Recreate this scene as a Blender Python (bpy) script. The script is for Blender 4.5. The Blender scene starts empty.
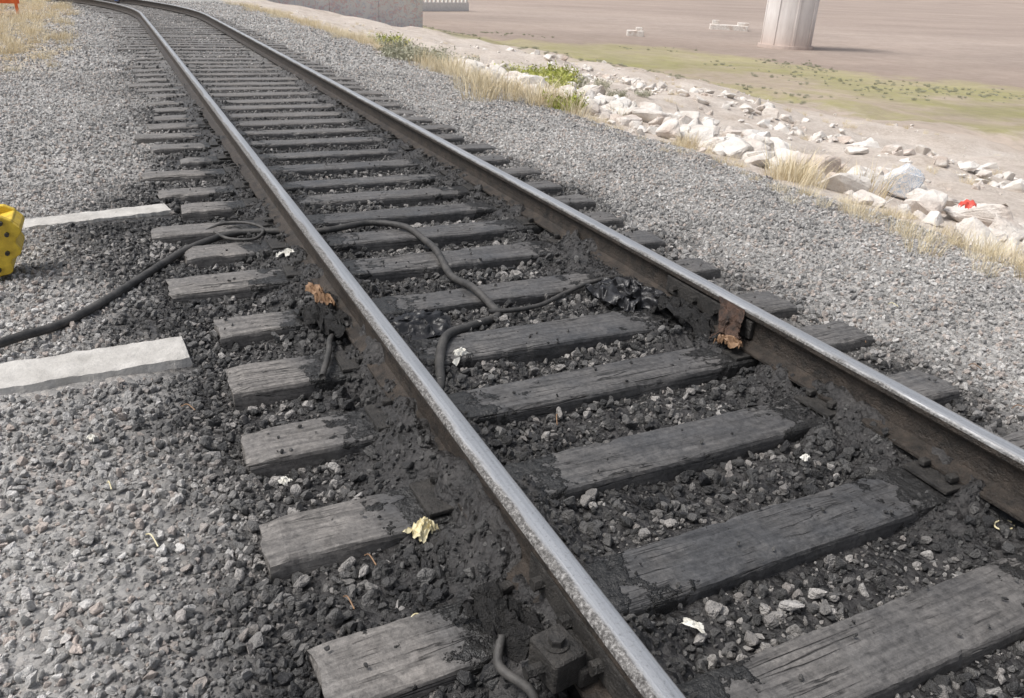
import bpy, bmesh, math, random
import numpy as np
from mathutils import Matrix, Vector
rng=np.random.default_rng(7); random.seed(7)
sc=bpy.context.scene
sc.view_settings.view_transform='Standard'; sc.view_settings.look='None'; sc.view_settings.exposure=0

# ---------------------------------------------------------------- noise
def vn(x,y,seed=0):
    x=np.asarray(x,float);y=np.asarray(y,float)
    ix=np.floor(x);iy=np.floor(y);fx=x-ix;fy=y-iy
    fx=fx*fx*(3-2*fx);fy=fy*fy*(3-2*fy)
    def h(a,b):
        v=np.sin(a*127.1+b*311.7+seed*74.7)*43758.5453
        return v-np.floor(v)
    return (h(ix,iy)*(1-fx)+h(ix+1,iy)*fx)*(1-fy)+(h(ix,iy+1)*(1-fx)+h(ix+1,iy+1)*fx)*fy
def fbm(x,y,seed=0,o=4):
    s=0;a=.5;t=0
    for i in range(o):
        s=s+a*vn(x*2**i+i*17.3,y*2**i-i*9.1,seed+i);t+=a;a*=.5
    return s/t
def ss(a,b,x):
    t=np.clip((np.asarray(x,float)-a)/(b-a),0,1);return t*t*(3-2*t)
# ---------------------------------------------------------------- track geometry
def cx(Y):
    Y=np.asarray(Y,float);Yp=np.maximum(Y,0)
    return 1.522-Yp**2/6000-np.maximum(Y-22,0)**2/46
def cxT(Y):
    Y=np.asarray(Y,float);Yc=np.clip(Y,0,25)
    return 1.522-Yc**2/6000-np.clip(Y-25,0,200)*.04
def ground_z(X,Y):
    X=np.asarray(X,float);Y=np.asarray(Y,float)
    o=X-cxT(Y); ot=np.abs(X-cx(Y)); far=ss(3.5,10,Y)
    z_crib=-.070*(1-far)-.028*far
    xs=[-600,-60,-20,-5,-3,-1.9,-1.35,1.35,1.8,2.6,3.2,4.2,8,18,36,60,900]
    zs=[1,.3,-.1,-.12,-.06,-.045,-.047,-.050,-.030,-.02,-.06,-.25,-.8,-2.4,-4.9,-5.1,-5.1]
    z=np.interp(o,xs,zs)
    inner=1-ss(1.2,1.5,np.abs(o))
    z=z*(1-inner)+z_crib*inner
    z=z+(fbm(X*5,Y*5,3)-.5)*.045*(1-.5*far)+(fbm(X*.8,Y*.8,5)-.5)*.06*ss(1.8,4,np.abs(o))
    z=z+(fbm(X*.25,Y*.25,6)-.5)*1.1*ss(5,14,o)*(1-ss(36,50,o))
    z=z+(fbm(X*.6,Y*.6,8)-.5)*.5*ss(4.5,8,o)*(1-ss(30,40,o))
    # oily sludge heaped against both rails
    n=fbm(X*6,Y*6,11,5); n2=fbm(X*24,Y*24,15,3)
    A=(1-ss(9,20,Y))
    sl=np.exp(-((ot-.75)/.21)**2)*np.clip((n-.27)*3.4,0,1)*(.105-.045*far)*A
    sl2=np.exp(-((ot-.75)/.11)**2)*np.clip((fbm(X*9,Y*3,27)-.40)*5,0,1)*.060*A*(1-ss(3,5,Y))
    cen=(1-ss(.5,.7,ot))*np.clip((fbm(X*2.3,Y*2.3,19)-.5)*5,0,1)*.06*(1-far)
    z=z+sl+sl2+cen*n2+(n2-.5)*.03*(ot<1.3)*(Y<12)*(sl>.02)+(n2-.5)*.012*(ot<1.5)*(Y<12)
    # hills round the valley
    d=np.hypot(X,Y);z=z+ss(900,1700,d)*(40+110*fbm(X*.0018+5,Y*.0018,51))
    return z
def stain(X,Y):
    o=X-cx(Y)
    n=fbm(X*1.6,Y*1.6,23)-.5
    mid=ss(2.6,3.6,Y)*(1-ss(4.8,6.5,Y))
    lo=-o+n*.8
    l=(1-ss(1.15,1.6,lo-.45*mid))*.70+(1-ss(1.4,2.2,lo-.35*mid))*.30
    r=(1-ss(1.15,1.6,o+n*.7))*.85+(1-ss(1.4,2.2,o+n*.8))*.15
    s=np.where(o<0,l,r)
    return s*(1-.62*ss(6,20,Y))

# ---------------------------------------------------------------- node helpers
def mat(name):
    m=bpy.data.materials.new(name);m.use_nodes=True
    nt=m.node_tree;b=nt.nodes['Principled BSDF'];return m,nt,b
def nd(nt,t,ins=None,**kw):
    n=nt.nodes.new(t)
    for k,v in kw.items(): setattr(n,k,v)
    if ins:
        for k,v in ins.items():
            s=n.inputs[k]
            if isinstance(v,bpy.types.NodeSocket): nt.links.new(v,s)
            else: s.default_value=v
    return n
def c4(c): return (c[0],c[1],c[2],1) if len(c)==3 else c
def ramp(nt,fac,stops,interp='LINEAR'):
    r=nt.nodes.new('ShaderNodeValToRGB');r.color_ramp.interpolation=interp
    el=r.color_ramp.elements
    while len(el)<len(stops): el.new(.5)
    for e,(p,c) in zip(el,stops):
        e.position=p; e.color=c4(c) if hasattr(c,'__len__') else (c,c,c,1)
    nt.links.new(fac,r.inputs[0]);return r.outputs[0]
def mix(nt,f,a,b,bt='MIX'):
    n=nt.nodes.new('ShaderNodeMix');n.data_type='RGBA';n.blend_type=bt
    for s,v in ((n.inputs[0],f),(n.inputs[6],a),(n.inputs[7],b)):
        if isinstance(v,bpy.types.NodeSocket): nt.links.new(v,s)
        elif hasattr(v,'__len__'): s.default_value=c4(v)
        else: s.default_value=v
    return n.outputs[2]
def math_(nt,op,a,b=0.,cl=False):
    n=nt.nodes.new('ShaderNodeMath');n.operation=op;n.use_clamp=cl
    for s,v in ((n.inputs[0],a),(n.inputs[1],b)):
        if isinstance(v,bpy.types.NodeSocket): nt.links.new(v,s)
        else: s.default_value=v
    return n.outputs[0]
def noise(nt,vec,scale,detail=4,rough=.6,out=0,dist=0):
    n=nd(nt,'ShaderNodeTexNoise',{'Scale':scale,'Detail':detail,'Roughness':rough,'Distortion':dist})
    nt.links.new(vec,n.inputs['Vector']);return n.outputs[out]
def bump(nt,h,b,strength=.5,dist=.01,prev=None):
    n=nd(nt,'ShaderNodeBump',{'Strength':strength,'Distance':dist,'Height':h})
    if prev is not None: nt.links.new(prev,n.inputs['Normal'])
    if b is not None: nt.links.new(n.outputs[0],b.inputs['Normal'])
    return n.outputs[0]
def pos(nt): return nt.nodes.new('ShaderNodeNewGeometry').outputs['Position']
def scalev(nt,v,s):
    n=nt.nodes.new('ShaderNodeVectorMath');n.operation='MULTIPLY';nt.links.new(v,n.inputs[0]);n.inputs[1].default_value=s;return n.outputs[0]
def attr(nt,name,typ='GEOMETRY'):
    n=nt.nodes.new('ShaderNodeAttribute');n.attribute_name=name;n.attribute_type=typ;return n.outputs['Fac']
def link(nt,a,b): nt.links.new(a,b)

# ---------------------------------------------------------------- materials
def mat_ground():
    m,nt,b=mat('ground_mat');P=pos(nt)
    st=attr(nt,'stain');soil=attr(nt,'soil');bed=attr(nt,'bed');grs=attr(nt,'grs')
    vo=nd(nt,'ShaderNodeTexVoronoi',{'Scale':42.,'Vector':P})
    sep=nd(nt,'ShaderNodeSeparateColor',{0:vo.outputs['Color']})
    g=ramp(nt,sep.outputs[0],[(0,(.18,.176,.17)),(.4,(.31,.303,.293)),(.8,(.44,.43,.415)),(1,(.50,.46,.42))])
    big=noise(nt,P,.7,5)
    g=mix(nt,.45,g,ramp(nt,big,[(.3,(.29,.28,.27)),(.7,(.42,.405,.39))]))
    dn=noise(nt,P,11,5,.7)
    dark=ramp(nt,dn,[(.3,(.015,.015,.015)),(.55,(.036,.034,.034)),(.75,(.085,.081,.078))])
    col=mix(nt,st,g,dark)
    sn=noise(nt,P,1.3,5,.65)
    so=ramp(nt,sn,[(.3,(.42,.35,.29)),(.5,(.56,.49,.43)),(.72,(.68,.62,.56))])
    sp=noise(nt,P,14,4,.7)
    so=mix(nt,.35,so,ramp(nt,sp,[(.35,(.30,.24,.19)),(.6,(.64,.58,.52))]))
    col=mix(nt,soil,col,so)
    gr=ramp(nt,sn,[(.3,(.40,.32,.22)),(.7,(.58,.50,.38))])
    col=mix(nt,grs,col,gr)
    s=nd(nt,'ShaderNodeSeparateXYZ',{0:P})
    p=math_(nt,'ADD',math_(nt,'MULTIPLY',s.outputs[0],.8),math_(nt,'MULTIPLY',s.outputs[1],.6))
    nz=noise(nt,scalev(nt,P,(.045,.045,.045)),1,7,.70)
    p=math_(nt,'ADD',p,math_(nt,'MULTIPLY',math_(nt,'SUBTRACT',nz,.5),72))
    pf=math_(nt,'DIVIDE',p,200,True)
    bc=ramp(nt,pf,[(.10,(.54,.455,.385)),(.25,(.54,.45,.375)),(.275,(.36,.335,.15)),(.305,(.45,.365,.28)),(.345,(.31,.30,.11)),(.39,(.39,.345,.19)),(.42,(.31,.24,.20)),(.55,(.35,.28,.24)),(.75,(.43,.35,.305)),(1,(.37,.295,.255))])
    bn=noise(nt,scalev(nt,P,(.25,.12,.2)),1.4,6,.7)
    bc=mix(nt,ramp(nt,bn,[(.35,0.),(.7,.45)]),bc,(.44,.36,.30))
    bn2=noise(nt,P,.9,6,.75)
    bc=mix(nt,ramp(nt,bn2,[(.42,0.),(.75,.5)]),bc,(.20,.16,.125))
    bn3=noise(nt,scalev(nt,P,(.02,.05,.05)),1.,6,.7)
    bc=mix(nt,1.,bc,ramp(nt,bn3,[(.3,.78),(.7,1.12)]),'MULTIPLY')
    col=mix(nt,bed,col,bc)
    link(nt,col,b.inputs['Base Color'])
    rough=mix(nt,st,(.9,.9,.9),ramp(nt,dn,[(.38,.30),(.62,.62)]))
    link(nt,rough,b.inputs['Roughness'])
    b1=bump(nt,math_(nt,'MULTIPLY',vo.outputs['Distance'],-1),None,.7,.02)
    bump(nt,noise(nt,P,60,4,.75),b,.8,.012,b1)
    return m
def mat_stone():
    m,nt,b=mat('ballast_stone_mat')
    d=attr(nt,'dark','INSTANCER');r=attr(nt,'rnd','INSTANCER')
    tc=nt.nodes.new('ShaderNodeTexCoord').outputs['Object']
    g=ramp(nt,r,[(0,(.26,.255,.25)),(.25,(.45,.44,.425)),(.5,(.60,.583,.56)),(.72,(.72,.70,.68)),(.82,(.66,.57,.51)),(.92,(.56,.48,.43)),(1,(.84,.82,.79))])
    k=ramp(nt,r,[(0,(.026,.026,.028)),(.35,(.062,.061,.060)),(.7,(.14,.136,.132)),(.9,(.23,.22,.21)),(1,(.40,.38,.36))])
    c=mix(nt,d,g,k)
    n=noise(nt,tc,3.,4,.7)
    c=mix(nt,1.,c,ramp(nt,n,[(.25,.72),(.75,1.2)]),'MULTIPLY')
    link(nt,c,b.inputs['Base Color'])
    link(nt,mix(nt,d,(.85,.85,.85),(.5,.5,.5)),b.inputs['Roughness'])
    bump(nt,n,b,.6,.12)
    return m
def mat_tie():
    m,nt,b=mat('creosoted_timber');P=pos(nt)
    oi=nt.nodes.new('ShaderNodeObjectInfo')
    off=nd(nt,'ShaderNodeVectorMath',{0:P},operation='ADD')
    cb=nd(nt,'ShaderNodeCombineXYZ',{0:math_(nt,'MULTIPLY',oi.outputs['Random'],37.),1:0.,2:0.});link(nt,cb.outputs[0],off.inputs[1])
    v=off.outputs[0]
    gr=noise(nt,scalev(nt,v,(3.5,60,60)),1,6,.72,dist=.1)
    crack=ramp(nt,noise(nt,scalev(nt,v,(1.2,26,26)),1,2,.5,dist=.1),[(.482,1.),(.5,0.),(.518,1.)])
    bl=noise(nt,v,2.6,5,.7)
    crack=mix(nt,ramp(nt,bl,[(.45,0.),(.58,1.)]),(1,1,1),crack)
    lt=attr(nt,'worn');tar=attr(nt,'tar')
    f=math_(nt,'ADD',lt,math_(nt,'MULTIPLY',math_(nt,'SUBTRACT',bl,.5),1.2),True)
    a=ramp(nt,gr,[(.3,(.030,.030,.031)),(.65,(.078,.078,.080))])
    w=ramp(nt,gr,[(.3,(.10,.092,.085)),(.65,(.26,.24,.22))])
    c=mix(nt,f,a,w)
    sp=noise(nt,v,55,4,.75)
    c=mix(nt,1.,c,ramp(nt,sp,[(.3,.55),(.5,1.),(.72,1.45)]),'MULTIPLY')
    dust=noise(nt,v,5,7,.8)
    c=mix(nt,ramp(nt,dust,[(.52,0.),(.72,.55)]),c,(.20,.19,.18))
    c=mix(nt,math_(nt,'SUBTRACT',1.,crack),c,(.012,.011,.01))
    tn=noise(nt,v,9,6,.7)
    tm=ramp(nt,math_(nt,'ADD',tar,math_(nt,'MULTIPLY',math_(nt,'SUBTRACT',tn,.5),2.2)),[(.48,0.),(.56,1.)])
    c=mix(nt,tm,c,ramp(nt,sp,[(.3,(.010,.010,.010)),(.7,(.042,.041,.040))]))
    link(nt,c,b.inputs['Base Color'])
    link(nt,mix(nt,tm,ramp(nt,bl,[(.3,.38),(.7,.66)]),(.36,.36,.36)),b.inputs['Roughness'])
    b1=bump(nt,gr,None,.45,.005);b2=bump(nt,sp,None,.6,.005,b1);b3=bump(nt,crack,None,.9,.006,b2);bump(nt,math_(nt,'MULTIPLY',tm,tn),b,1.,.03,b3)
    return m
def mat_simple(name,ca,cb,scale=8,rough=.7,metal=0,bs=.4,bd=.01,detail=4):
    m,nt,b=mat(name);P=pos(nt)
    n=noise(nt,P,scale,detail,.65)
    link(nt,ramp(nt,n,[(.3,ca),(.7,cb)]),b.inputs['Base Color'])
    b.inputs['Roughness'].default_value=rough;b.inputs['Metallic'].default_value=metal
    bump(nt,noise(nt,P,scale*5,4,.7),b,bs,bd)
    return m
def mat_railhead():
    m,nt,b=mat('polished_rail_steel');P=pos(nt)
    h=attr(nt,'prof')
    s=noise(nt,scalev(nt,P,(70,1.2,1)),1,3)
    sp=noise(nt,P,110,4,.75);lw=noise(nt,scalev(nt,P,(14,2.6,9)),1,6,.75)
    side=attr(nt,'gside')
    ed=math_(nt,'ADD',math_(nt,'ABSOLUTE',math_(nt,'ADD',h,side)),math_(nt,'MULTIPLY',math_(nt,'SUBTRACT',lw,.5),1.2))
    e=ramp(nt,ed,[(.52,0.),(.84,1.)])
    steel=ramp(nt,s,[(.3,(.42,.43,.445)),(.7,(.58,.59,.605))])
    steel=mix(nt,ramp(nt,sp,[(.55,0.),(.7,.45)]),steel,(.12,.115,.11))
    rust=ramp(nt,sp,[(.35,(.035,.032,.03)),(.5,(.12,.115,.11)),(.68,(.36,.35,.34))])
    link(nt,mix(nt,e,steel,rust),b.inputs['Base Color'])
    link(nt,mix(nt,e,(.8,.8,.8),(.05,.05,.05)),b.inputs['Metallic'])
    link(nt,mix(nt,e,ramp(nt,lw,[(.3,.40),(.7,.56)]),(.65,.65,.65)),b.inputs['Roughness'])
    bump(nt,sp,b,.3,.003)
    return m
M_ground=mat_ground();M_stone=mat_stone();M_tie=mat_tie()
M_rail=mat_simple('oily_rail_side',(.012,.011,.010),(.072,.056,.044),18,.5,.1,.9,.012,6)
M_head=mat_railhead()
M_iron=mat_simple('oily_iron',(.015,.0145,.014),(.060,.055,.050),20,.5,.1,.9,.012)
M_sludge=mat_simple('black_sludge',(.012,.012,.012),(.045,.043,.042),26,.4,0,1.,.02)
M_conc=mat_simple('old_concrete',(.36,.345,.32),(.56,.54,.51),9,.85,0,.7,.008,7)
M_hose=mat_simple('dusty_rubber',(.020,.020,.020),(.085,.08,.075),14,.62,0,.6,.005)
def mat_rock():
    m,nt,b=mat('pale_limestone');P=pos(nt)
    n=noise(nt,P,3.2,7,.68);n2=noise(nt,P,1.1,2)
    a=ramp(nt,n,[(.3,(.52,.46,.41)),(.52,(.72,.68,.63)),(.72,(.82,.79,.76))])
    d=ramp(nt,n,[(.3,(.42,.32,.26)),(.7,(.66,.57,.50))])
    link(nt,mix(nt,ramp(nt,n2,[(.52,0.),(.66,.8)]),a,d),b.inputs['Base Color']);b.inputs['Roughness'].default_value=.88
    bump(nt,noise(nt,P,14,5,.7),b,.8,.04);return m
M_rock=mat_rock()
M_paper=mat_simple('soiled_paper',(.6,.58,.52),(.8,.79,.74),30,.8,0,.2,.002)
M_leaf=mat_simple('dried_husk',(.60,.52,.30),(.76,.70,.50),30,.7,0,.3,.002)
M_bark=mat_simple('brown_leaf',(.12,.065,.035),(.34,.21,.12),25,.6,0,.4,.003)
M_burnt=mat_simple('burnt_strip_mat',(.012,.011,.010),(.12,.065,.042),22,.5,0,.9,.012)
M_red=mat_simple('red_plastic',(.6,.07,.05),(.75,.12,.09),10,.4,0,.1,.002)
M_yel=mat_simple('yellow_paint',(.50,.33,.03),(.82,.58,.05),22,.5,0,.4,.004,6)
M_org=mat_simple('orange_plastic',(.75,.12,.03),(.85,.2,.05),5,.5,0,.1,.002)
M_white=mat_simple('white_paint',(.66,.64,.61),(.80,.78,.75),3,.6,0,.2,.004)
def mat_plastic_black():
    m,nt,b=mat('black_plastic_film');P=pos(nt)
    b.inputs['Base Color'].default_value=(.022,.022,.024,1);b.inputs['Roughness'].default_value=.40
    bump(nt,noise(nt,P,35,3,.6),b,.6,.01);return m
M_film=mat_plastic_black()

# ---------------------------------------------------------------- mesh helper
def mesh_obj(name,verts,faces,mats,smooth=False,coll=None,mi=None):
    me=bpy.data.meshes.new(name);me.from_pydata([tuple(v) for v in verts],[],[tuple(f) for f in faces])
    for m in (mats if isinstance(mats,(list,tuple)) else [mats]): me.materials.append(m)
    if mi is not None: me.polygons.foreach_set('material_index',mi)
    if smooth: me.polygons.foreach_set('use_smooth',[True]*len(me.polygons))
    me.update();o=bpy.data.objects.new(name,me)
    (coll or sc.collection).objects.link(o);return o
def empty(name):
    o=bpy.data.objects.new(name,None);sc.collection.objects.link(o);return o
def child(o,p): o.parent=p;return o
def box(name,c,s,m,bev=.0,rot=0,parent=None,seg=2):
    bm=bmesh.new();bmesh.ops.create_cube(bm,size=1)
    bmesh.ops.scale(bm,vec=s,verts=bm.verts)
    if bev: bmesh.ops.bevel(bm,geom=bm.edges[:],offset=bev,segments=seg,affect='EDGES',profile=.6)
    bmesh.ops.rotate(bm,cent=(0,0,0),matrix=Matrix.Rotation(rot,3,'Z'),verts=bm.verts)
    bmesh.ops.translate(bm,vec=c,verts=bm.verts)
    me=bpy.data.meshes.new(name);bm.to_mesh(me);bm.free();me.materials.append(m)
    o=bpy.data.objects.new(name,me);sc.collection.objects.link(o)
    if parent:o.parent=parent
    return o
def cyl(name,c,r,h,m,axis='Z',seg=16,parent=None,r2=None,bev=0):
    bm=bmesh.new();bmesh.ops.create_cone(bm,cap_ends=True,segments=seg,radius1=r,radius2=r if r2 is None else r2,depth=h)
    if axis=='X': bmesh.ops.rotate(bm,cent=(0,0,0),matrix=Matrix.Rotation(math.pi/2,3,'Y'),verts=bm.verts)
    if axis=='Y': bmesh.ops.rotate(bm,cent=(0,0,0),matrix=Matrix.Rotation(math.pi/2,3,'X'),verts=bm.verts)
    bmesh.ops.translate(bm,vec=c,verts=bm.verts)
    me=bpy.data.meshes.new(name);bm.to_mesh(me);bm.free();me.materials.append(m)
    o=bpy.data.objects.new(name,me);sc.collection.objects.link(o)
    if parent:o.parent=parent
    return o
def setattrf(me,n,v):
    a=me.attributes.new(n,'FLOAT','POINT');a.data.foreach_set('value',np.asarray(v,np.float32).ravel())

# ---------------------------------------------------------------- ground sheet
oa=np.concatenate([[-2400,-1900,-1600,-1300,-1000,-500,-250,-120,-70],np.arange(-45,-10,4),np.arange(-9,-3,.5),np.arange(-3,-1.6,.06),np.arange(-1.6,1.7,.018),np.arange(1.7,4.2,.06),np.arange(4.2,12,.2),np.arange(12,40,.8),np.arange(40,110,4),[120,160,220,320,500,700,850,1000,1150,1300,1450,1600,1800,2100,2400]])
ya=np.concatenate([[-2000,-1500,-1000,-400,-150,-60,-25,-10,-5,-2.5,-1],np.arange(-.2,.5,.07),np.arange(.5,6.5,.018),np.arange(6.5,12,.06),np.arange(12,26,.2),np.arange(26,60,1),np.arange(60,130,4),[140,180,250,350,500,700,850,1000,1150,1300,1450,1600,1800,2100,2400]])
OO,YY=np.meshgrid(oa,ya);XX=OO+cxT(YY);ZZ=ground_z(XX,YY)
V=np.stack([XX.ravel(),YY.ravel(),ZZ.ravel()],1);nx=len(oa);ny=len(ya)
i=np.arange(nx-1)[None,:]+np.arange(ny-1)[:,None]*nx;i=i.ravel()
F=np.stack([i,i+1,i+1+nx,i+nx],1)
me=bpy.data.meshes.new('ground');me.vertices.add(len(V));me.vertices.foreach_set('co',V.ravel())
me.loops.add(F.size);me.loops.foreach_set('vertex_index',F.ravel());me.polygons.add(len(F))
me.polygons.foreach_set('loop_start',np.arange(0,F.size,4));me.polygons.foreach_set('loop_total',np.full(len(F),4))
me.update();me.validate()
me.polygons.foreach_set('use_smooth',[True]*len(me.polygons))
o=OO.ravel();X=V[:,0];Y=V[:,1]
setattrf(me,'stain',stain(X,Y))
nn=fbm(X*1.2,Y*1.2,31)-.5
soil=ss(2.9,3.6,o+nn*1.2);setattrf(me,'soil',soil)
setattrf(me,'bed',ss(22,34,o+nn*6))
setattrf(me,'grs',ss(11,15,Y)*ss(2.0,2.8,-o+nn*1.5))
me.materials.append(M_ground)
g=bpy.data.objects.new('ground',me);sc.collection.objects.link(g)

# ---------------------------------------------------------------- ties
tie_Y=[-.12,.36,.85,1.28,1.78,2.27,2.72,3.25,3.80,4.25,4.68,5.13,5.6]
while tie_Y[-1]<60: tie_Y.append(tie_Y[-1]+.50+random.uniform(-.045,.045))
track=empty('railway_track')
ties=[]
prof=[(-.5,-1),(-.5,-.5),(-.5,-.13),(-.485,-.05),(-.455,-.012),(-.38,.002),(-.2,.006),(0,.008),(.2,.006),(.38,.002),(.455,-.012),(.485,-.05),(.5,-.13),(.5,-.5),(.5,-1)]
pa=np.array(prof);np_=len(prof)
for k,ty in enumerate(tie_Y):
    near=ty<8
    L0=-1.30+random.uniform(-.05,.06);L1=1.40+random.uniform(-.09,.07)
    if 8<=k<=16: L0+=random.uniform(-.2,.08)
    if k>16: L0+=random.uniform(-.12,.12)
    if k==5: L0=-1.33
    if k==3: L0=-1.32
    w=.222+random.uniform(-.025,.012)
    if near and k>8: w-=.03
    ang=random.uniform(-.02,.02)+math.atan(float((cx(ty+.1)-cx(ty-.1))/.2))*-1
    dz=random.uniform(-.010,.004); c=float(cx(ty)); ties.append((ty,c,L0,L1,w,ang))
    nxs=110 if near else 14
    T=np.linspace(0,1,nxs+1)[:,None]*np.ones((1,np_));J=np.arange(np_)[None,:]*np.ones((nxs+1,1))
    xo=L0+(L1-L0)*T;py=pa[:,0][None,:]*np.ones_like(T);pz=pa[:,1][None,:]*np.ones_like(T)
    e=rng.uniform(-1,1,T.shape)*(.002 if near else 0)
    endm=((T<1e-6)|(T>1-1e-6))
    xx=xo+endm*(vn(J*1.7,k*3.1+T*9,5)-.5)*.03
    chip=np.clip(fbm(xo*9+k*3.7,py*3+k,61,4)-.60,0,1)*(np.abs(py)>.42)*(pz>-.2)
    yy=py*w*(1-chip*.45)+(vn(xo*3,k*7.3+0*xo,2)-.5)*.006*(np.abs(py)>.3)+e*.6
    chip_end=np.clip(1-np.minimum(T,1-T)*(L1-L0)/.05,0,1)*(pz>-.2)
    zz=pz*.144+dz+(fbm(xo*4+J*.3,k*5.7+0*xo,3,3)-.5)*.010+e*.6-chip*.05-chip_end*.010*(vn(J,T*3+k,8)+.3)
    VX=c+xx*math.cos(ang)+yy*math.sin(ang);VY=ty-xx*math.sin(ang)+yy*math.cos(ang)
    vs=np.stack([VX.ravel(),VY.ravel(),zz.ravel()],1).tolist()
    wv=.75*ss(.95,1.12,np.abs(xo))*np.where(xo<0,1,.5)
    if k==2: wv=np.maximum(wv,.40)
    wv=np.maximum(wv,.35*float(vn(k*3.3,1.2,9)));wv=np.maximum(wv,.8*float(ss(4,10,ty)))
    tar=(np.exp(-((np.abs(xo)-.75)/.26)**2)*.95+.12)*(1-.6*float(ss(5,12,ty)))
    fs=[]
    for a in range(nxs):
        for j in range(np_-1):
            p=a*np_+j;fs.append((p+np_,p+1+np_,p+1,p))
    fs.append(tuple(range(np_)));fs.append(tuple(nxs*np_+j for j in range(np_-1,-1,-1)))
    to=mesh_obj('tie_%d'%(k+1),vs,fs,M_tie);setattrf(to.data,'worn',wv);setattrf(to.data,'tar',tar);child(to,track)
def on_tie(X,Y,mrg=0.):
    m=np.zeros(X.shape,bool)
    for ty,c,L0,L1,w,ang in ties:
        if ty>14: break
        dx=X-c;dy=Y-ty;lx=dx*math.cos(ang)-dy*math.sin(ang);ly=dx*math.sin(ang)+dy*math.cos(ang)
        m|=(lx>L0-mrg)&(lx<L1+mrg)&(np.abs(ly)<w/2+mrg)
    return m
# ---------------------------------------------------------------- rails
rprof=[(-.07,.014),(-.07,.024),(-.03,.036),(-.012,.046),(-.009,.07),(-.009,.12),(-.014,.134),(-.034,.143),(-.0365,.148),(-.0365,.164),(-.034,.171),(-.029,.176),(-.02,.179),(-.008,.1805),(.008,.1805),(.02,.179),(.029,.176),(.034,.171),(.0365,.164),(.0365,.148),(.034,.143),(.014,.134),(.009,.12),(.009,.07),(.012,.046),(.03,.036),(.07,.024),(.07,.014)]
def rail(name,off,gs):
    ys=np.concatenate([np.arange(-3,8,.1),np.arange(8,62,.4)])
    vs=[];fs=[];mi=[];pr=[]
    n=len(rprof)
    for y in ys:
        c=float(cx(y));t=float((cx(y+.05)-cx(y-.05))/.1);L=math.hypot(1,t);nx_,ny_=1/L,-t/L
        for (po,pz) in rprof:
            oo=off+po;vs.append((c+oo*nx_,y+oo*ny_,pz));pr.append(po/.0365)
    for a in range(len(ys)-1):
        for j in range(n):
            j2=(j+1)%n;p=a*n
            fs.append((p+j+n,p+j2+n,p+j2,p+j));mi.append(1 if (9<=j<=17) else 0)
    fs.append(tuple(range(n-1,-1,-1)));mi.append(0)
    o_=mesh_obj(name,vs,fs,[M_rail,M_head],mi=mi);setattrf(o_.data,'prof',pr);setattrf(o_.data,'gside',[gs]*len(vs));child(o_,track)
rail('rail_left',-.7525,-.22);rail('rail_right',.7525,.12)
for k,(ty,c,L0,L1,w,ang) in enumerate(ties):
    if ty>9 or ty<-.5: continue
    for s in(-1,1):
        box('tie_plate_%d%s'%(k,'lr'[s>0]),(c+s*.762,ty,.004),(.30,.165,.014),M_iron,.004,random.uniform(-.06,.06),track)
        for a,(dx,dy) in enumerate(((-.085,-.05),(.085,.05),(.088,-.055),(-.087,.05))):
            if random.random()<.7:
                box('spike_%d%s%d'%(k,'lr'[s>0],a),(c+s*.7525+dx,ty+dy,.028),(.034,.026,.022),M_iron,.006,random.uniform(-.4,.4),track)
def joint(off,y0,y1,tag):
    for s in(-1,1):
        ym=(y0+y1)/2;c=float(cx(ym))+off
        box('joint_bar_%s%d'%(tag,s),(c+s*.021,ym,.092),(.022,y1-y0,.082),M_iron,.006,0,track)
        for a in range(4):
            cyl('bolt_%s%d_%d'%(tag,s,a),(c+s*.042,y0+(y1-y0)*(a+.5)/4,.09),.017,.03,M_iron,'X',6,track)
joint(.7525,2.25,2.85,'r');joint(-.7525,.78,1.32,'l')
cl=empty('rail_clamp')
box('body',(.665,1.04,.085),(.085,.10,.085),M_iron,.012,.15,cl,3)
box('jaw',(.715,1.05,.06),(.05,.13,.05),M_iron,.008,.05,cl)
cyl('bolt',(.66,1.04,.137),.018,.022,M_iron,'Z',6,cl);cyl('washer',(.66,1.04,.1285),.028,.006,M_iron,'Z',20,cl)
cyl('side_bolt',(.61,1.03,.085),.014,.05,M_iron,'X',6,cl)

# ---------------------------------------------------------------- stones
def rock_mesh(name,seed,n=15,m=M_stone,bev=.05,flat=(1,.8,.62)):
    r=np.random.default_rng(seed);p=r.normal(size=(n,3));p/=np.linalg.norm(p,axis=1)[:,None]
    p*=r.uniform(.42,.55,(n,1));p*=np.array(flat)
    bm=bmesh.new()
    for q in p:bm.verts.new(q)
    bmesh.ops.convex_hull(bm,input=bm.verts)
    bmesh.ops.delete(bm,geom=[v for v in bm.verts if not v.link_faces],context='VERTS')
    bmesh.ops.dissolve_limit(bm,angle_limit=.22,verts=bm.verts,edges=bm.edges)
    bmesh.ops.bevel(bm,geom=bm.edges[:],offset=bev,segments=1,affect='EDGES',clamp_overlap=True)
    bmesh.ops.recalc_face_normals(bm,faces=bm.faces)
    me=bpy.data.meshes.new(name);bm.to_mesh(me);bm.free();me.materials.append(m)
    return bpy.data.objects.new(name,me)
stone_coll=bpy.data.collections.new('ballast_stone_shapes')
for s in range(12): stone_coll.objects.link(rock_mesh('stone_shape_%02d'%s,100+s,14+s%5))
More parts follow.
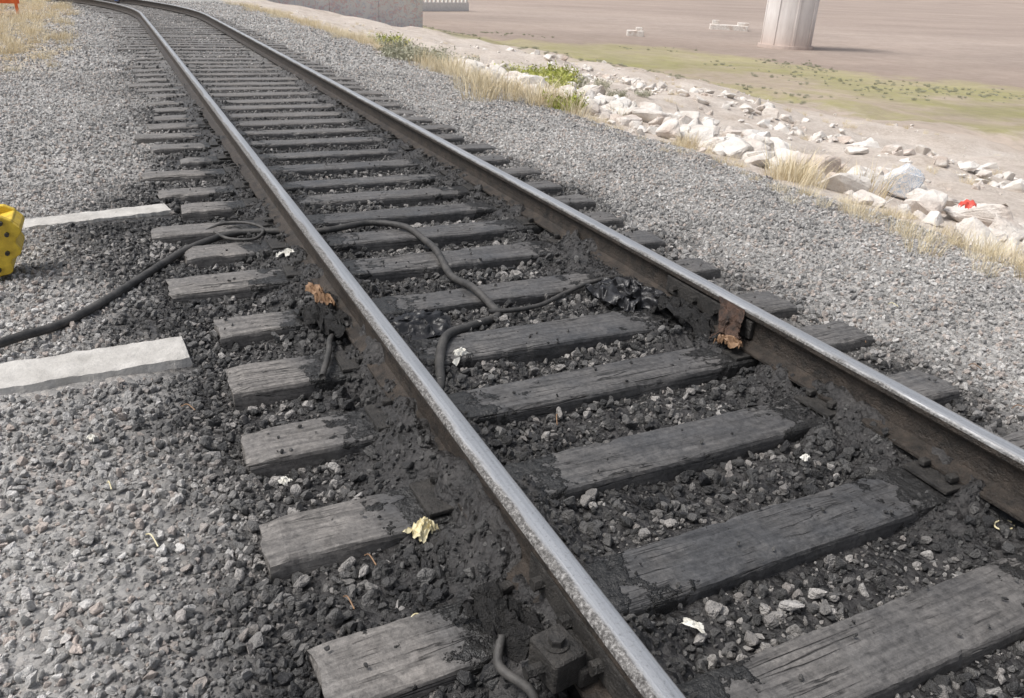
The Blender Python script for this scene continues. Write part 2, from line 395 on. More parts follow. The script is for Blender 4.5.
def scatter(name,P,rot,scl,idx,dark,rnd,coll):
    me=bpy.data.meshes.new(name);me.vertices.add(len(P));me.vertices.foreach_set('co',np.asarray(P,np.float32).ravel())
    for n,v in(('rot',rot),('scl',scl)):
        a=me.attributes.new(n,'FLOAT_VECTOR','POINT');a.data.foreach_set('vector',np.asarray(v,np.float32).ravel())
    setattrf(me,'dark',dark);setattrf(me,'rnd',rnd)
    a=me.attributes.new('idx','INT','POINT');a.data.foreach_set('value',np.asarray(idx,np.int32))
    ob=bpy.data.objects.new(name,me);sc.collection.objects.link(ob)
    ng=bpy.data.node_groups.new(name+'_gn','GeometryNodeTree')
    ng.interface.new_socket('Geometry',in_out='INPUT',socket_type='NodeSocketGeometry')
    ng.interface.new_socket('Geometry',in_out='OUTPUT',socket_type='NodeSocketGeometry')
    gi=ng.nodes.new('NodeGroupInput');go=ng.nodes.new('NodeGroupOutput')
    ip=ng.nodes.new('GeometryNodeInstanceOnPoints');ci=ng.nodes.new('GeometryNodeCollectionInfo')
    ci.inputs['Collection'].default_value=coll;ci.inputs['Separate Children'].default_value=True;ci.inputs['Reset Children'].default_value=True
    def na(n,t):
        q=ng.nodes.new('GeometryNodeInputNamedAttribute');q.data_type=t;q.inputs['Name'].default_value=n;return q.outputs['Attribute']
    e=ng.nodes.new('FunctionNodeEulerToRotation')
    L=ng.links.new
    L(gi.outputs[0],ip.inputs['Points']);L(ci.outputs[0],ip.inputs['Instance']);ip.inputs['Pick Instance'].default_value=True
    L(na('idx','INT'),ip.inputs['Instance Index']);L(na('rot','FLOAT_VECTOR'),e.inputs[0]);L(e.outputs[0],ip.inputs['Rotation'])
    L(na('scl','FLOAT_VECTOR'),ip.inputs['Scale']);L(ip.outputs[0],go.inputs[0])
    md=ob.modifiers.new('scatter','NODES');md.node_group=ng
    return ob
slabs=[(-1.6,.10,2.94,3.21),(-.66,.17,5.08,5.33)]
def stones(o0,o1,y0,y1,dens,s0,s1,power=1.6,tie_ok=.0):
    n=int((o1-o0)*(y1-y0)*dens);Y=rng.uniform(y0,y1,n);X=rng.uniform(o0,o1,n)+cxT(Y)
    s=s0+(s1-s0)*rng.random(n)**power
    ot=np.abs(X-cx(Y));gz=ground_z(X,Y);above=(gz>-.005)
    keep=~(on_tie(X,Y,.0)&~above&(rng.random(n)>tie_ok))
    keep&=~(on_tie(X,Y,0)&(s>.024))
    keep&=~(on_tie(X,Y,.012)&(s>.03))
    keep&=~((np.abs(ot-.7525)<.05))
    keep&=~((np.abs(ot-.7525)<.2)&(gz>-.03)&(s>.022)&(rng.random(n)<.85))
    for a,b,c,d in slabs: keep&=~((X>a)&(X<b)&(Y>c-.01)&(Y<d+.01)&(rng.random(n)>.02))
    return X[keep],Y[keep],s[keep]
parts=[stones(-1.45,1.45,.3,6.2,900,.026,.062,1.5),stones(-1.5,1.5,.3,6.2,3000,.007,.022,1.,.02),
 stones(-3.3,-1.3,.3,6.2,3000,.012,.046,2.4),stones(-3.3,-1.3,.3,6.2,2500,.006,.015,1),
 stones(1.35,3.6,.5,7,3000,.012,.040,2.2),stones(1.35,3.4,.5,5,1500,.007,.015,1),
 stones(-4.6,3.5,6.2,12.5,1100,.018,.045,1.6),stones(-5,3.6,12.5,22,280,.03,.06,1.6),stones(-5,3.8,22,34,130,.035,.07,1.6)]
X=np.concatenate([p[0] for p in parts]);Y=np.concatenate([p[1] for p in parts]);S=np.concatenate([p[2] for p in parts])
gz=ground_z(X,Y);tie=on_tie(X,Y)
Z=np.where(tie,np.maximum(gz,0.0),gz)+S*rng.uniform(-.05,.35,len(S))
n=len(X)
dk=stain(X,Y)+rng.normal(0,.10,n)
tr=np.abs(X-cx(Y))
dk=np.clip(dk,0,1)
rn=np.clip(rng.random(n)+(fbm(X*2.2,Y*2.2,41)-.5)*.75+.03,0,1)
rn=np.where((np.abs(tr-.75)<.3),rn*.6,rn);rn=np.where(tie,rn*.6,rn)
scatter('ballast_gravel',np.stack([X,Y,Z],1),rng.uniform(0,6.28,(n,3)),S[:,None]*rng.uniform(.8,1.2,(n,3)),rng.integers(0,12,n),dk,rn,stone_coll)

# ---------------------------------------------------------------- boulders
def boulders_obj(name,lst,m):
    AV=[];AF=[];base=0
    protos=[]
    for sd in range(14):
        for big in(0,1):
            r=np.random.default_rng(sd*2+big);bm=bmesh.new();p=r.normal(size=(13,3));p/=np.linalg.norm(p,axis=1)[:,None];p*=.5*r.uniform(.85,1.1,(13,1))
            for q in p:bm.verts.new(q)
            bmesh.ops.convex_hull(bm,input=bm.verts);bmesh.ops.delete(bm,geom=[v for v in bm.verts if not v.link_faces],context='VERTS')
            bmesh.ops.bevel(bm,geom=bm.edges[:],offset=.035,segments=1,affect='EDGES')
            bmesh.ops.triangulate(bm,faces=bm.faces)
            if big: bmesh.ops.subdivide_edges(bm,edges=bm.edges[:],cuts=2,use_grid_fill=True)
            bmesh.ops.triangulate(bm,faces=bm.faces)
            bmesh.ops.recalc_face_normals(bm,faces=bm.faces);bm.verts.index_update()
            v=np.array([q.co[:] for q in bm.verts]);f=np.array([[w_.index for w_ in ff.verts] for ff in bm.faces]);bm.free()
            if big: v=v*(1+(fbm(v[:,0]*5+sd,v[:,1]*5+v[:,2]*4.1,sd,3)-.5)[:,None]*.3)
            protos.append((v,f))
    for (c,s,seed) in lst:
        r=np.random.default_rng(seed);v,f=protos[2*(seed%14)+(1 if s>.16 else 0)]
        R_=np.array(Matrix.Rotation(r.uniform(0,6.28),3,'Z')@Matrix.Rotation(r.uniform(-.5,.5),3,'X'))
        sv=np.array((s*r.uniform(.9,1.3),s*r.uniform(.75,1.05),s*r.uniform(.55,.85)))
        AV.append((v*sv)@R_.T+np.array(c));AF.append(f+base);base+=len(v)
    return mesh_obj(name,np.concatenate(AV).tolist(),np.concatenate(AF).tolist(),m)
lst=[]
for a in range(620):
    Y_=rng.uniform(1.,16);o_=rng.normal(5.0,.8)+max(0,(6-Y_))*.10
    if o_<3.75: continue
    X_=float(cxT(Y_))+o_;s=float(.10+.48*rng.random()**1.8)
    lst.append(((X_,Y_),s,a))
for a in range(700):
    Y_=rng.uniform(3,30);o_=rng.normal(12.3,1.2);X_=float(cxT(Y_))+o_;s=float(.10+.38*rng.random()**2.5)
    lst.append(((X_,Y_),s,a+700))
for a in range(600):
    Y_=rng.uniform(2,45);o_=rng.uniform(3.8,34);X_=float(cxT(Y_))+o_;s=float(.05+.20*rng.random()**3)
    lst.append(((X_,Y_),s,a+1500))
gx,gy=6.75,5.25
lst=[l for l in lst if not(abs(math.atan2(l[0][1],l[0][0])-math.atan2(gy,gx))<.03 and 5.8<l[0][0]<gx+.4)]
zz=ground_z(np.array([l[0][0] for l in lst]),np.array([l[0][1] for l in lst]))
lst=[((l[0][0],l[0][1],float(z_)+l[1]*.12),l[1],l[2]) for l,z_ in zip(lst,zz)]
boulders_obj('riprap_rocks',lst,M_rock)
mg,nt,b=mat('graffiti_limestone');P=pos(nt)
n1=noise(nt,P,14,2,.5,dist=2.);base=ramp(nt,noise(nt,P,3,6),[(.3,(.60,.56,.53)),(.7,(.78,.76,.74))])
c=mix(nt,ramp(nt,n1,[(.46,0.),(.48,.7),(.52,.7),(.54,0.)]),base,(.26,.37,.50))
link(nt,c,b.inputs['Base Color']);b.inputs['Roughness'].default_value=.8;bump(nt,noise(nt,P,12,5),b,.7,.02)
boulders_obj('graffiti_boulder',[((gx,gy,float(ground_z(gx,gy))+.16),.56,901)],mg)

# ---------------------------------------------------------------- grass
def mat_grass(name,a,b_,c_):
    m,nt,b=mat(name);r=attr(nt,'rnd','INSTANCER');h=attr(nt,'tone')
    k=math_(nt,'ADD',math_(nt,'MULTIPLY',r,.5),math_(nt,'MULTIPLY',h,.5))
    link(nt,ramp(nt,k,[(.15,a),(.5,b_),(.85,c_)]),b.inputs['Base Color']);b.inputs['Roughness'].default_value=.75
    return m
def tuft(name,seed,m,nb=120,H=.4,spread=.18,lean=.5,wd=.004,leafy=False):
    r=np.random.default_rng(seed);vs=[];fs=[];tn=[]
    for a in range(nb):
        th=r.uniform(0,6.28);rr=spread*math.sqrt(r.random());x=rr*math.cos(th);y=rr*math.sin(th)
        h=H*r.uniform(.3,1);d=r.uniform(0,6.28);l=lean*r.uniform(.1,1)*h
        lx=math.cos(d)*l+x*.7;ly=math.sin(d)*l+y*.7;px=-math.sin(d)*wd;py=math.cos(d)*wd;t=r.random()
        k=len(vs)
        vs+=[(x-px,y-py,-.02),(x+px,y+py,-.02),(x+lx*.35-px*.8,y+ly*.35-py*.8,h*.6),(x+lx*.35+px*.8,y+ly*.35+py*.8,h*.6),(x+lx,y+ly,h)]
        fs+=[(k,k+1,k+3,k+2),(k+2,k+3,k+4)];tn+=[t]*5
        if leafy:
            for q in range(5):
                f=r.uniform(.3,1);cx_,cy_,cz_=x+lx*f,y+ly*f,h*f;k=len(vs);sz=.02*r.uniform(.6,1.4);v=r.normal(size=(3,3))*sz
                vs+=[(cx_+v[i_][0],cy_+v[i_][1],cz_+v[i_][2]) for i_ in range(3)];fs+=[(k,k+1,k+2)];tn+=[r.random()]*3
    me=bpy.data.meshes.new(name);me.from_pydata(vs,[],fs);me.materials.append(m);setattrf(me,'tone',tn)
    return bpy.data.objects.new(name,me)
M_dry=mat_grass('dry_grass_mat',(.50,.40,.23),(.70,.60,.41),(.82,.74,.57))
M_grn=mat_grass('green_shrub_mat',(.22,.25,.05),(.40,.43,.09),(.56,.56,.18))
M_gry=mat_grass('sage_mat',(.26,.26,.18),(.38,.38,.28),(.50,.48,.37))
dry_c=bpy.data.collections.new('dry_grass_shapes')
for s in range(5): dry_c.objects.link(tuft('dry_tuft_%d'%s,s,M_dry,90,.38,.2,.8,.003))
grn_c=bpy.data.collections.new('green_shapes')
for s in range(3): grn_c.objects.link(tuft('green_tuft_%d'%s,20+s,M_grn,110,.42,.3,.6,.004,True))
sage_c=bpy.data.collections.new('sage_shapes')
for s in range(3): sage_c.objects.link(tuft('sage_tuft_%d'%s,30+s,M_gry,120,.42,.26,.6,.004,True))
def plant(name,L,coll,nvar):
    xy=np.array([(x,y) for x,y,s in L]);P=np.column_stack([xy,ground_z(xy[:,0],xy[:,1])-.01]);n=len(P);s=np.array([l[2] for l in L])
    rot=np.zeros((n,3));rot[:,2]=rng.uniform(0,6.28,n)
    scatter(name,P,rot,s[:,None]*rng.uniform(.85,1.15,(n,3)),rng.integers(0,nvar,n),np.zeros(n),rng.random(n),coll)
L=[]
def clump(x,y,r,n,s): 
    for _ in range(n): L.append((x+rng.normal(0,r),y+rng.normal(0,r),s*rng.uniform(.6,1.2)))
clump(5.5,5.2,.22,12,.85);clump(4.9,9.4,.45,18,.95);clump(4.9,13.3,.6,8,.9);clump(4.85,3.2,.3,18,.42);clump(4.75,2.6,.25,10,.4);clump(4.9,4.1,.25,10,.42);clump(5.2,7.,.3,6,.5)
for _ in range(260):
    y=rng.uniform(9,34);L.append((float(cxT(y))+rng.normal(3.7,.45),y,rng.uniform(.3,.75)))
for _ in range(90):
    y=rng.uniform(2,9);L.append((float(cxT(y))+rng.normal(3.6,.3),y,rng.uniform(.1,.3)))
for _ in range(600):
    y=rng.uniform(12.5,36);L.append((float(cxT(y))-rng.uniform(2.2,6.5),y,rng.uniform(.3,.7)))
for _ in range(300):
    y=rng.uniform(5,40);L.append((float(cxT(y))+rng.uniform(4,26),y,rng.uniform(.2,.55)))
plant('dry_grass',L,dry_c,5)
L=[];clump(7.3,14,.5,14,.8);clump(6.0,19.9,.25,3,1.);clump(4.95,8.8,.12,2,.6)
plant('green_shrub',L,grn_c,3)
L=[];clump(4.9,14.5,.35,6,.8);clump(6.6,16,.5,3,.8);clump(9,13,1.,4,.5)
plant('sage_shrub',L,sage_c,3)
L=[]
for _ in range(7000):
    X_=rng.uniform(28,85);Y_=rng.uniform(5,95);p_=.8*X_+.6*Y_
    if 50<p_<90 and float(fbm(X_*.12,Y_*.12,77))>.48+.16*rng.random(): L.append((X_,Y_,rng.uniform(.15,.5)))
plant('lakebed_weeds',L,sage_c,3)

# ---------------------------------------------------------------- concrete slabs
def slab(name,x0,x1,y0,y1,z,rot,seed):
    nxs,nys=120,18;cx0=(x0+x1)/2;cy0=(y0+y1)/2
    U,Vv=np.meshgrid(np.linspace(0,1,nxs+1),np.linspace(0,1,nys+1),indexing='ij')
    x=x0+(x1-x0)*U;y=y0+(y1-y0)*Vv
    ed=np.minimum(np.minimum(U,1-U)*(x1-x0),np.minimum(Vv,1-Vv)*(y1-y0))
    eu=(U==0)|(U==1)
    x=x+(fbm(Vv*6,U*3,seed)-.5)*.05*eu;y=y+(fbm(U*30,Vv*2,seed+2)-.5)*.022*np.exp(-np.minimum(Vv,1-Vv)*(y1-y0)/.03)
    zz=z+(fbm(x*14,y*14,seed)-.5)*.010-np.where(ed<=1e-6,.07,0)-np.where(ed<.02,.006*vn(x*40,y*40,seed),0)
    dx,dy=x-cx0,y-cy0
    vs=np.stack([(cx0+dx*math.cos(rot)-dy*math.sin(rot)).ravel(),(cy0+dx*math.sin(rot)+dy*math.cos(rot)).ravel(),zz.ravel()],1).tolist()
    fs=[(a*(nys+1)+b_,(a+1)*(nys+1)+b_,(a+1)*(nys+1)+b_+1,a*(nys+1)+b_+1) for a in range(nxs) for b_ in range(nys)]
    return mesh_obj(name,vs,fs,M_conc)
slab('concrete_slab',-1.6,.10,2.95,3.2,-.018,.06,1)
slab('concrete_slab.001',-.64,.17,5.11,5.31,-.022,.18,2)

# ---------------------------------------------------------------- hoses
def catmull(pts,n=14):
    P=[Vector(p) for p in pts];P=[P[0]*2-P[1]]+P+[P[-1]*2-P[-2]];out=[]
    for i_ in range(1,len(P)-2):
        for t in np.linspace(0,1,n,endpoint=False):
            a,b_,c_,d=P[i_-1:i_+3];out.append(.5*((2*b_)+(c_-a)*t+(2*a-5*b_+4*c_-d)*t*t+(3*b_-a-3*c_+d)*t**3))
    out.append(P[-2]);return out
def tube(name,pts,r,m,seg=12,parent=None,n=14):
    C=catmull(pts,n);vs=[];fs=[]
    for i_,p in enumerate(C):
        t=(C[min(i_+1,len(C)-1)]-C[max(i_-1,0)]).normalized();s=t.cross(Vector((0,0,1)))
        if s.length<.05: s=t.cross(Vector((0,1,0)))
        s.normalize();u=s.cross(t)
        for a in range(seg):
            th=2*math.pi*a/seg;vs.append(p+s*math.cos(th)*r+u*math.sin(th)*r)
    for i_ in range(len(C)-1):
        for a in range(seg):
            a2=(a+1)%seg;fs.append(((i_+1)*seg+a,(i_+1)*seg+a2,i_*seg+a2,i_*seg+a))
    fs.append(tuple(range(seg-1,-1,-1)));fs.append(tuple((len(C)-1)*seg+a for a in range(seg)))
    o=mesh_obj(name,vs,fs,m,True)
    if parent:o.parent=parent
    return o
g0=-.018
tube('rubber_hose',[(-1.5,2.75,g0),(-1.0,2.95,g0+.02),(-.573,3.30,g0+.035),(-.377,3.51,g0),(-.185,3.763,g0),(0,4.065,g0),(.209,4.357,-.01),(.45,4.52,.0),(.66,4.47,.01),(.80,4.43,-.0),(.981,4.405,.01),(1.234,4.456,.015),(1.40,4.29,.024),(1.44,4.05,.01),(1.424,3.82,.024),(1.392,3.52,-.01),(1.40,3.26,.022),(1.416,3.08,.0),(1.398,2.964,-.01),(1.238,2.90,-.01),(1.087,2.79,.016),(.992,2.62,.0),(.93,2.45,-.02),(.86,2.36,-.03)],.019,M_hose)
tube('electric_cable',[(1.36,2.98,.01),(1.50,2.98,0),(1.66,3.02,-.01),(1.82,3.09,0),(1.97,3.13,.018),(2.12,3.16,.02),(2.24,3.17,.01),(2.3,3.15,-.01)],.011,M_hose)
tube('electric_cable.001',[(.3,4.62,-.01),(.42,4.7,.01),(.55,4.64,.02),(.62,4.5,.02),(.55,4.36,.01),(.42,4.4,.01),(.36,4.55,.01)],.009,M_hose)
tube('electric_cable.002',[(.52,2.60,.02),(.58,2.75,.035),(.62,2.9,.02),(.66,3.0,.0)],.012,M_hose)
tube('electric_cable.003',[(.60,1.18,.04),(.57,1.12,.02),(.60,1.02,.03),(.56,.92,.04),(.58,.8,.0)],.011,M_hose)

# ---------------------------------------------------------------- rags, leaves, paper
def crumple(name,c,sx,sy,h,m,seed,rot=0,n=30,smooth=True):
    U,Vv=np.meshgrid(np.linspace(-.5,.5,n+1),np.linspace(-.5,.5,n+1),indexing='ij')
    rr=np.hypot(U,Vv);w=1+.6*(vn(np.arctan2(Vv,U)*2+7,0*U+seed,seed)-.5)
    x=U*sx*w+(fbm(U*5,Vv*5,seed)-.5)*sx*.35;y=Vv*sy*w+(fbm(U*5,Vv*5,seed+9)-.5)*sy*.35
    rid=1-np.abs(fbm(U*4+3,Vv*4,seed+4,3)-.5)*5
    z=h*(.7*(1-rr*1.3)+np.clip(rid,0,1)*.6-.1)
    vs=np.stack([(c[0]+x*math.cos(rot)-y*math.sin(rot)).ravel(),(c[1]+x*math.sin(rot)+y*math.cos(rot)).ravel(),(c[2]+z).ravel()],1).tolist()
    fs=[(a*(n+1)+b_,(a+1)*(n+1)+b_,(a+1)*(n+1)+b_+1,a*(n+1)+b_+1) for a in range(n) for b_ in range(n)]
    return mesh_obj(name,vs,fs,m,smooth)
crumple('black_plastic_bag',(.98,2.98,-.02),.34,.20,.055,M_film,3,.2,44)
crumple('black_plastic_bag.001',(2.09,2.93,-.01),.26,.34,.08,M_film,5,.3,44)
crumple('oily_rag',(.655,3.10,.0),.15,.30,.08,M_sludge,12,.1)
crumple('oily_rag.001',(2.16,2.60,.0),.13,.36,.10,M_sludge,8,.1)
crumple('oily_rag.002',(.64,1.24,.01),.12,.2,.07,M_sludge,16,.4)
crumple('oily_rag.003',(.82,1.62,-.02),.16,.3,.06,M_sludge,18,.2)
n1_,n2_=26,26;U,Vv=np.meshgrid(np.linspace(0,1,n1_),np.linspace(0,1,n2_),indexing='ij')
L_=.60+.55*vn(Vv*4,0*U,3)
xs_=2.234-.10*(U*L_)**1.2-(fbm(U*4,Vv*5,81)-.5)*.09*U;ys_=2.33+.17*(Vv-.5)*(1-.4*U)+(fbm(U*4,Vv*4,83)-.5)*.12*U-.09*U+.05
zs_=.172-.165*(U*L_)+(fbm(U*6,Vv*7,84)-.5)*.05*U
vs=np.stack([xs_.ravel(),ys_.ravel(),zs_.ravel()],1).tolist()
mesh_obj('burnt_strip',vs,[(a*n2_+b_,(a+1)*n2_+b_,(a+1)*n2_+b_+1,a*n2_+b_+1) for a in range(n1_-1) for b_ in range(n2_-1)],M_burnt,True)
crumple('brown_leaf',(2.15,2.27,.03),.05,.09,.05,M_bark,21,.4,12,False)
crumple('tree_bark',(.67,3.27,.05),.06,.20,.06,M_bark,23,.1,12,False)
crumple('paper_scrap',(1.094,2.655,-.035),.09,.06,.05,M_paper,31,.3,10,False)
crumple('paper_scrap.001',(.66,3.98,.02),.08,.07,.04,M_paper,32,.5,10,False)
crumple('corn_husk',(.585,1.66,-.02),.075,.06,.04,M_leaf,33,.5,14,False)
crumple('paper_scrap.002',(1.083,1.087,-.035),.03,.06,.02,M_paper,34,.5,8,False)
crumple('paper_scrap.003',(.28,2.05,-.03),.03,.03,.02,M_paper,36,.5,8,False)
crumple('paper_scrap.004',(1.9,1.55,-.03),.03,.025,.02,M_paper,37,.2,8,False)
crumple('paper_scrap.005',(-.25,2.5,-.02),.025,.03,.02,M_paper,38,.9,8,False)
crumple('red_litter',(6.0,3.95,float(ground_z(6.0,3.95))+.18),.15,.10,.07,M_red,35,.2,10)
pts=[(2.21+.035*math.cos(a),1.05+.02*math.sin(a),-.03) for a in np.linspace(0,5.6,9)]
tube('yellow_twist_tie',pts,.0028,M_leaf,6,n=5)
for a,(x,y) in enumerate([(.46,1.36),(.33,1.5),(.42,1.62),(1.5,1.25),(.3,2.2),(1.25,2.1),(-.2,2.2),(2.9,2.2),(3.1,1.8),(-.1,1.9),(.05,2.6),(2.95,1.5),(3.3,2.4)]):
    an=rng.uniform(0,3.1);l=rng.uniform(.02,.045);z=float(ground_z(x,y))+.03
    tube('twig' if a==0 else 'twig.%03d'%a,[(x-l*math.cos(an),y-l*math.sin(an),z),(x,y+.01,z+.008),(x+l*math.cos(an),y+l*math.sin(an),z-.005)],.002,M_leaf if a%3==0 else M_bark,6,n=5)

# ---------------------------------------------------------------- yellow machine part
ym=empty('yellow_machine_bracket')
def plate(name,pts,y0,y1,m,parent):
    n=len(pts);vs=[(x,y0,z) for x,z in pts]+[(x,y1,z) for x,z in pts]
    fs=[tuple(range(n)),tuple(range(2*n-1,n-1,-1))]+[(i_,i_+n,(i_+1)%n+n,(i_+1)%n) for i_ in range(n)]
    o=mesh_obj(name,vs,fs,m)
    bv=o.modifiers.new('b','BEVEL');bv.width=.006;bv.segments=2;o.parent=parent
arc=[(-.84+(.30+.014*math.cos(t*18))*math.cos(t),.20+(.30+.014*math.cos(t*18))*math.sin(t)) for t in np.linspace(-1.25,.18,34)]
inner=[(-.84+.22*math.cos(t),.20+.20*math.sin(t)) for t in np.linspace(.18,-1.25,14)]
shape=arc+[(-.60,.275),(-.9,.285),(-1.5,.27),(-1.5,-.10)]
plate('curved_flange',shape,4.20,4.235,M_yel,ym)
plate('curved_flange_back',shape,4.40,4.435,M_yel,ym)
plate('wear_strip',arc+inner,4.236,4.399,M_yel,ym)
for q,(x,z) in enumerate(((-.585,.19),(-.60,.10),(-.65,.02),(-.60,.245),(-.68,.2),(-.7,.1))): cyl('bolt_%d'%q,(x,4.19,z),.010,.03,M_iron,'Y',6,ym)
box('beam',(-1.9,4.32,.12),(1.0,.3,.34),M_yel,.02,0,ym)

# ---------------------------------------------------------------- distant structures
def mat_wall():
    m,nt,b=mat('graffiti_wall');P=pos(nt)
    base=ramp(nt,noise(nt,P,.5,6),[(.3,(.68,.64,.61)),(.7,(.80,.77,.74))])
    n1=noise(nt,scalev(nt,P,(1,1,1.6)),1.4,3,.5,dist=1.5)
    c=mix(nt,ramp(nt,n1,[(.53,0.),(.56,.6),(.62,.6),(.66,0.)]),base,(.68,.42,.40))
    n2=noise(nt,scalev(nt,P,(1.2,1,1.4)),1.1,3,.5,dist=2.5)
    c=mix(nt,ramp(nt,n2,[(.56,0.),(.6,.4),(.65,.4),(.68,0.)]),c,(.42,.48,.58))
    link(nt,c,b.inputs['Base Color']);b.inputs['Roughness'].default_value=.85;return m
W=empty('retaining_wall');p0=Vector((2.,66.,0));p1=Vector((27,77.,0));d=p1-p0;ang=math.atan2(d.y,d.x);mw=mat_wall();Lw=d.length
for s in range(5):
    q=p0+d*((s+.5)/5);box('wall_panel_%d'%s,(q.x,q.y,-.8),(Lw/5-.04,.5,8.),mw,.02,ang,W)
q=p0+d*.5;box('coping',(q.x,q.y,3.29),(Lw+.2,.7,.16),M_conc,.02,ang,W)
Bf=empty('white_balustrade');e0=Vector((46,141,0));e1=Vector((62,150,0));dd=e1-e0;an=math.atan2(dd.y,dd.x)
q=e0+dd*.5;zb=-4.9
box('plinth',(q.x,q.y,zb+.4),(dd.length,.5,1.8),M_white,.02,an,Bf);box('top_rail',(q.x,q.y,zb+3.3),(dd.length,.4,.3),M_white,.02,an,Bf)
for s in range(16):
    q=e0+dd*((s+.5)/16);box('baluster_%d'%s,(q.x,q.y,zb+2.22),(.4,.35,1.84),M_white,.02,an,Bf)
pr_=empty('bridge_pier');px_,py_=74.5,78.
def pier_mat():
    m,nt,b=mat('pier_concrete');P=pos(nt)
    c=ramp(nt,noise(nt,scalev(nt,P,(.6,.6,.15)),1.5,6,.65),[(.3,(.60,.56,.54)),(.7,(.80,.77,.75))])
    s=nd(nt,'ShaderNodeSeparateXYZ',{0:P});w=ramp(nt,math_(nt,'ADD',math_(nt,'DIVIDE',s.outputs[2],10.),.52),[(0,(.74,.63,.57)),(.2,(.9,.86,.83)),(.4,(1,1,1))])
    link(nt,mix(nt,1.,c,w,'MULTIPLY'),b.inputs['Base Color']);b.inputs['Roughness'].default_value=.9;return m
mp=pier_mat()
cyl('footing',(px_,py_,-5.0),3.3,.5,mp,'Z',40,pr_)
cyl('shaft_lower',(px_,py_,-1.4),3.0,7.0,mp,'Z',40,pr_,2.92)
cyl('collar',(px_,py_,2.2),3.12,.25,mp,'Z',40,pr_)
cyl('shaft_upper',(px_,py_,7.4),2.85,10.1,mp,'Z',40,pr_,2.75)
cyl('cap',(px_,py_,12.9),3.5,.7,mp,'Z',40,pr_)
for s in range(8):
    t=s*math.pi/4+.3;box('rib_%d'%s,(px_+2.98*math.cos(t),py_+2.98*math.sin(t),-1.4),(.18,.3,6.9),mp,.02,t,pr_)
rf=empty('ruined_foundation')
box('base_wall',(92,110,-4.8),(6,3.,.9),M_rock,.08,-.6,rf);box('step',(94,108.8,-4.2),(1.8,1.4,.6),M_rock,.08,-.6,rf);box('stub',(90.2,111.2,-4.1),(1.1,1.,.8),M_rock,.08,-.6,rf)
rf=empty('ruined_foundation.001')
box('base_wall',(62.4,93,-4.8),(2.2,1.6,.8),M_rock,.08,-.5,rf);box('stub',(62.8,92.8,-4.3),(.8,.8,.6),M_rock,.08,-.5,rf)
ob=empty('orange_barrier')
for s in range(6):
    box('post_%d'%s,(-5.2+s*.62,24.3+s*.1,.45),(.07,.07,1.1),M_org,.01,0,ob)
for z in(.25,.55,.9): box('rail_%.2f'%z,(-3.65,24.55,z),(3.3,.04,.12),M_org,.01,.16,ob)
ob=empty('orange_barrier.001')
for s in range(5): box('post_%d'%s,(-3.6+s*.7,33,.4),(.08,.08,1.),M_org,.01,0,ob)
for z in(.2,.5,.85): box('rail_%.2f'%z,(-2.2,32.95,z),(3.,.04,.1),M_org,.01,0,ob)
box('white_board',(-3.0,24.1,.35),(.5,.03,.5),M_white,.005,.1,None)
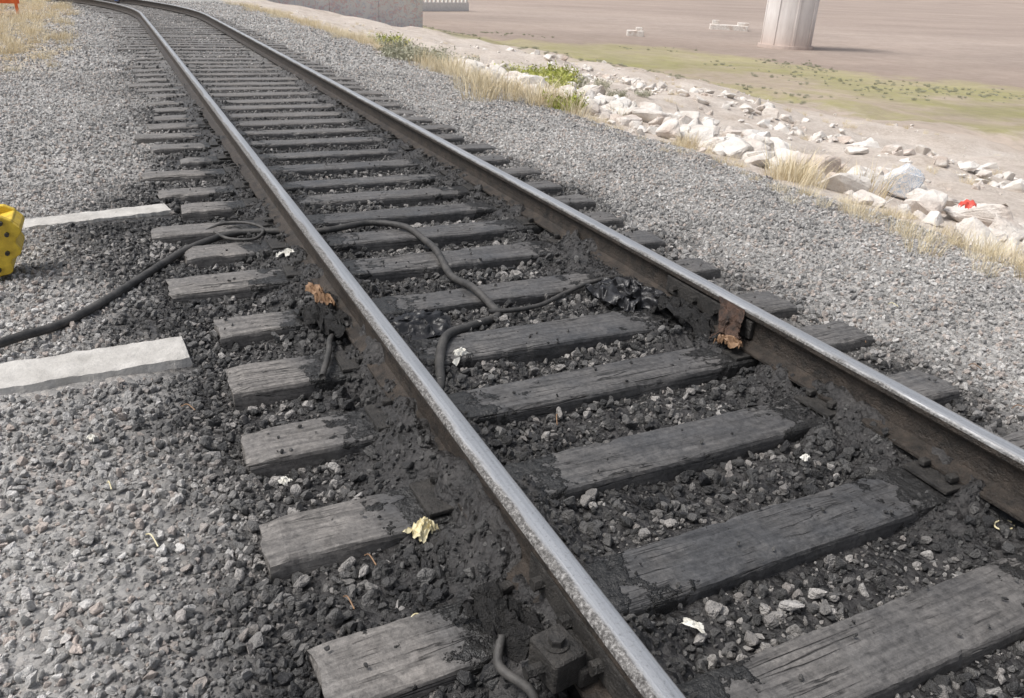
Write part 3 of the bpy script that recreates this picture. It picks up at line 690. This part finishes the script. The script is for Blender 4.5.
def person(name,x,y,shirt,pants,seed):
    m,nt,b=mat(name+'_mat');tc=nt.nodes.new('ShaderNodeTexCoord').outputs['Object'];s=nd(nt,'ShaderNodeSeparateXYZ',{0:tc})
    link(nt,ramp(nt,math_(nt,'DIVIDE',s.outputs[2],1.8),[(0,(.04,.03,.03)),(.05,pants),(.55,shirt),(.84,(.42,.25,.17)),(.95,(.03,.02,.02))],'CONSTANT'),b.inputs['Base Color']);b.inputs['Roughness'].default_value=.8
    J={'pel':(0,0,.95,.14),'bel':(0,0,1.12,.135),'che':(0,0,1.33,.155),'nk':(0,0,1.5,.06),'hd':(0,-.01,1.62,.095),'tp':(0,0,1.73,.08)}
    ed=[('pel','bel'),('bel','che'),('che','nk'),('nk','hd'),('hd','tp')]
    for s_,q in((-1,'l'),(1,'r')):
        st=.08*s_*(1 if seed%2 else -.5)
        J.update({q+'hip':(s_*.1,0,.88,.1),q+'kn':(s_*.11,-.04+st,.5,.07),q+'an':(s_*.12,st,.09,.045),q+'to':(s_*.13,-.15+st,.04,.04),q+'sh':(s_*.19,0,1.42,.065),q+'el':(s_*.26,.03,1.14,.045),q+'wr':(s_*.25,-.08,.9,.032),q+'ha':(s_*.24,-.11,.8,.035),q+'th':(s_*.21,-.13,.84,.014)})
        ed+=[('pel',q+'hip'),(q+'hip',q+'kn'),(q+'kn',q+'an'),(q+'an',q+'to'),('che',q+'sh'),(q+'sh',q+'el'),(q+'el',q+'wr'),(q+'wr',q+'ha'),(q+'wr',q+'th')]
    names=list(J);me=bpy.data.meshes.new(name);me.from_pydata([J[k][:3] for k in names],[(names.index(a),names.index(b_)) for a,b_ in ed],[])
    o=bpy.data.objects.new(name,me);sc.collection.objects.link(o);me.materials.append(m)
    sk=o.modifiers.new('s','SKIN')
    for k,v in enumerate(me.skin_vertices[0].data): v.radius=(J[names[k]][3],)*2;v.use_root=(k==0)
    o.modifiers.new('ss','SUBSURF').levels=2;o.modifiers['ss'].render_levels=2
    o.location=(x,y,float(ground_z(x,y))+.0);o.rotation_euler=(0,0,seed*.9)
person('person',.25,31.,(.1,.14,.3),(.05,.09,.22),1);person('person.001',.85,31.8,(.5,.5,.5),(.05,.08,.2),2);person('person.002',-.15,33.,(.08,.12,.35),(.04,.06,.14),3)

# ---------------------------------------------------------------- light
w=bpy.data.worlds.new('World');sc.world=w;w.use_nodes=True;nt=w.node_tree
bg=nt.nodes['Background'];sky=nt.nodes.new('ShaderNodeTexSky');sky.sky_type='NISHITA';sky.sun_disc=False
el=math.radians(60);az=math.radians(-78)
sky.sun_elevation=el;sky.sun_rotation=az;sky.dust_density=4;sky.air_density=1.;sky.ozone_density=1
hs=nt.nodes.new('ShaderNodeHueSaturation');hs.inputs['Saturation'].default_value=.42
nt.links.new(sky.outputs[0],hs.inputs['Color']);nt.links.new(hs.outputs[0],bg.inputs[0]);bg.inputs[1].default_value=.15
sd=bpy.data.lights.new('sun','SUN');sd.energy=2.7;sd.angle=math.radians(16);sd.color=(1,.97,.93)
so=bpy.data.objects.new('sun',sd);sc.collection.objects.link(so)
dirv=Vector((math.sin(az)*math.cos(el),math.cos(az)*math.cos(el),math.sin(el)))
so.rotation_euler=dirv.to_track_quat('Z','Y').to_euler()
# ---------------------------------------------------------------- camera
cd=bpy.data.cameras.new('camera');cam=bpy.data.objects.new('camera',cd);sc.collection.objects.link(cam)
cd.lens=781/1024*36;cd.sensor_width=36;cd.shift_y=-9/1024;cd.clip_end=6000;cd.clip_start=.05
R=Matrix(((.9029,.1437,-.4053),(-.4277,.3997,-.8108),(.0454,.9054,.4224))).to_quaternion().to_matrix().to_4x4()
cam.matrix_world=Matrix.Translation((0,0,1.40))@R
sc.camera=cam
print('stones',n)
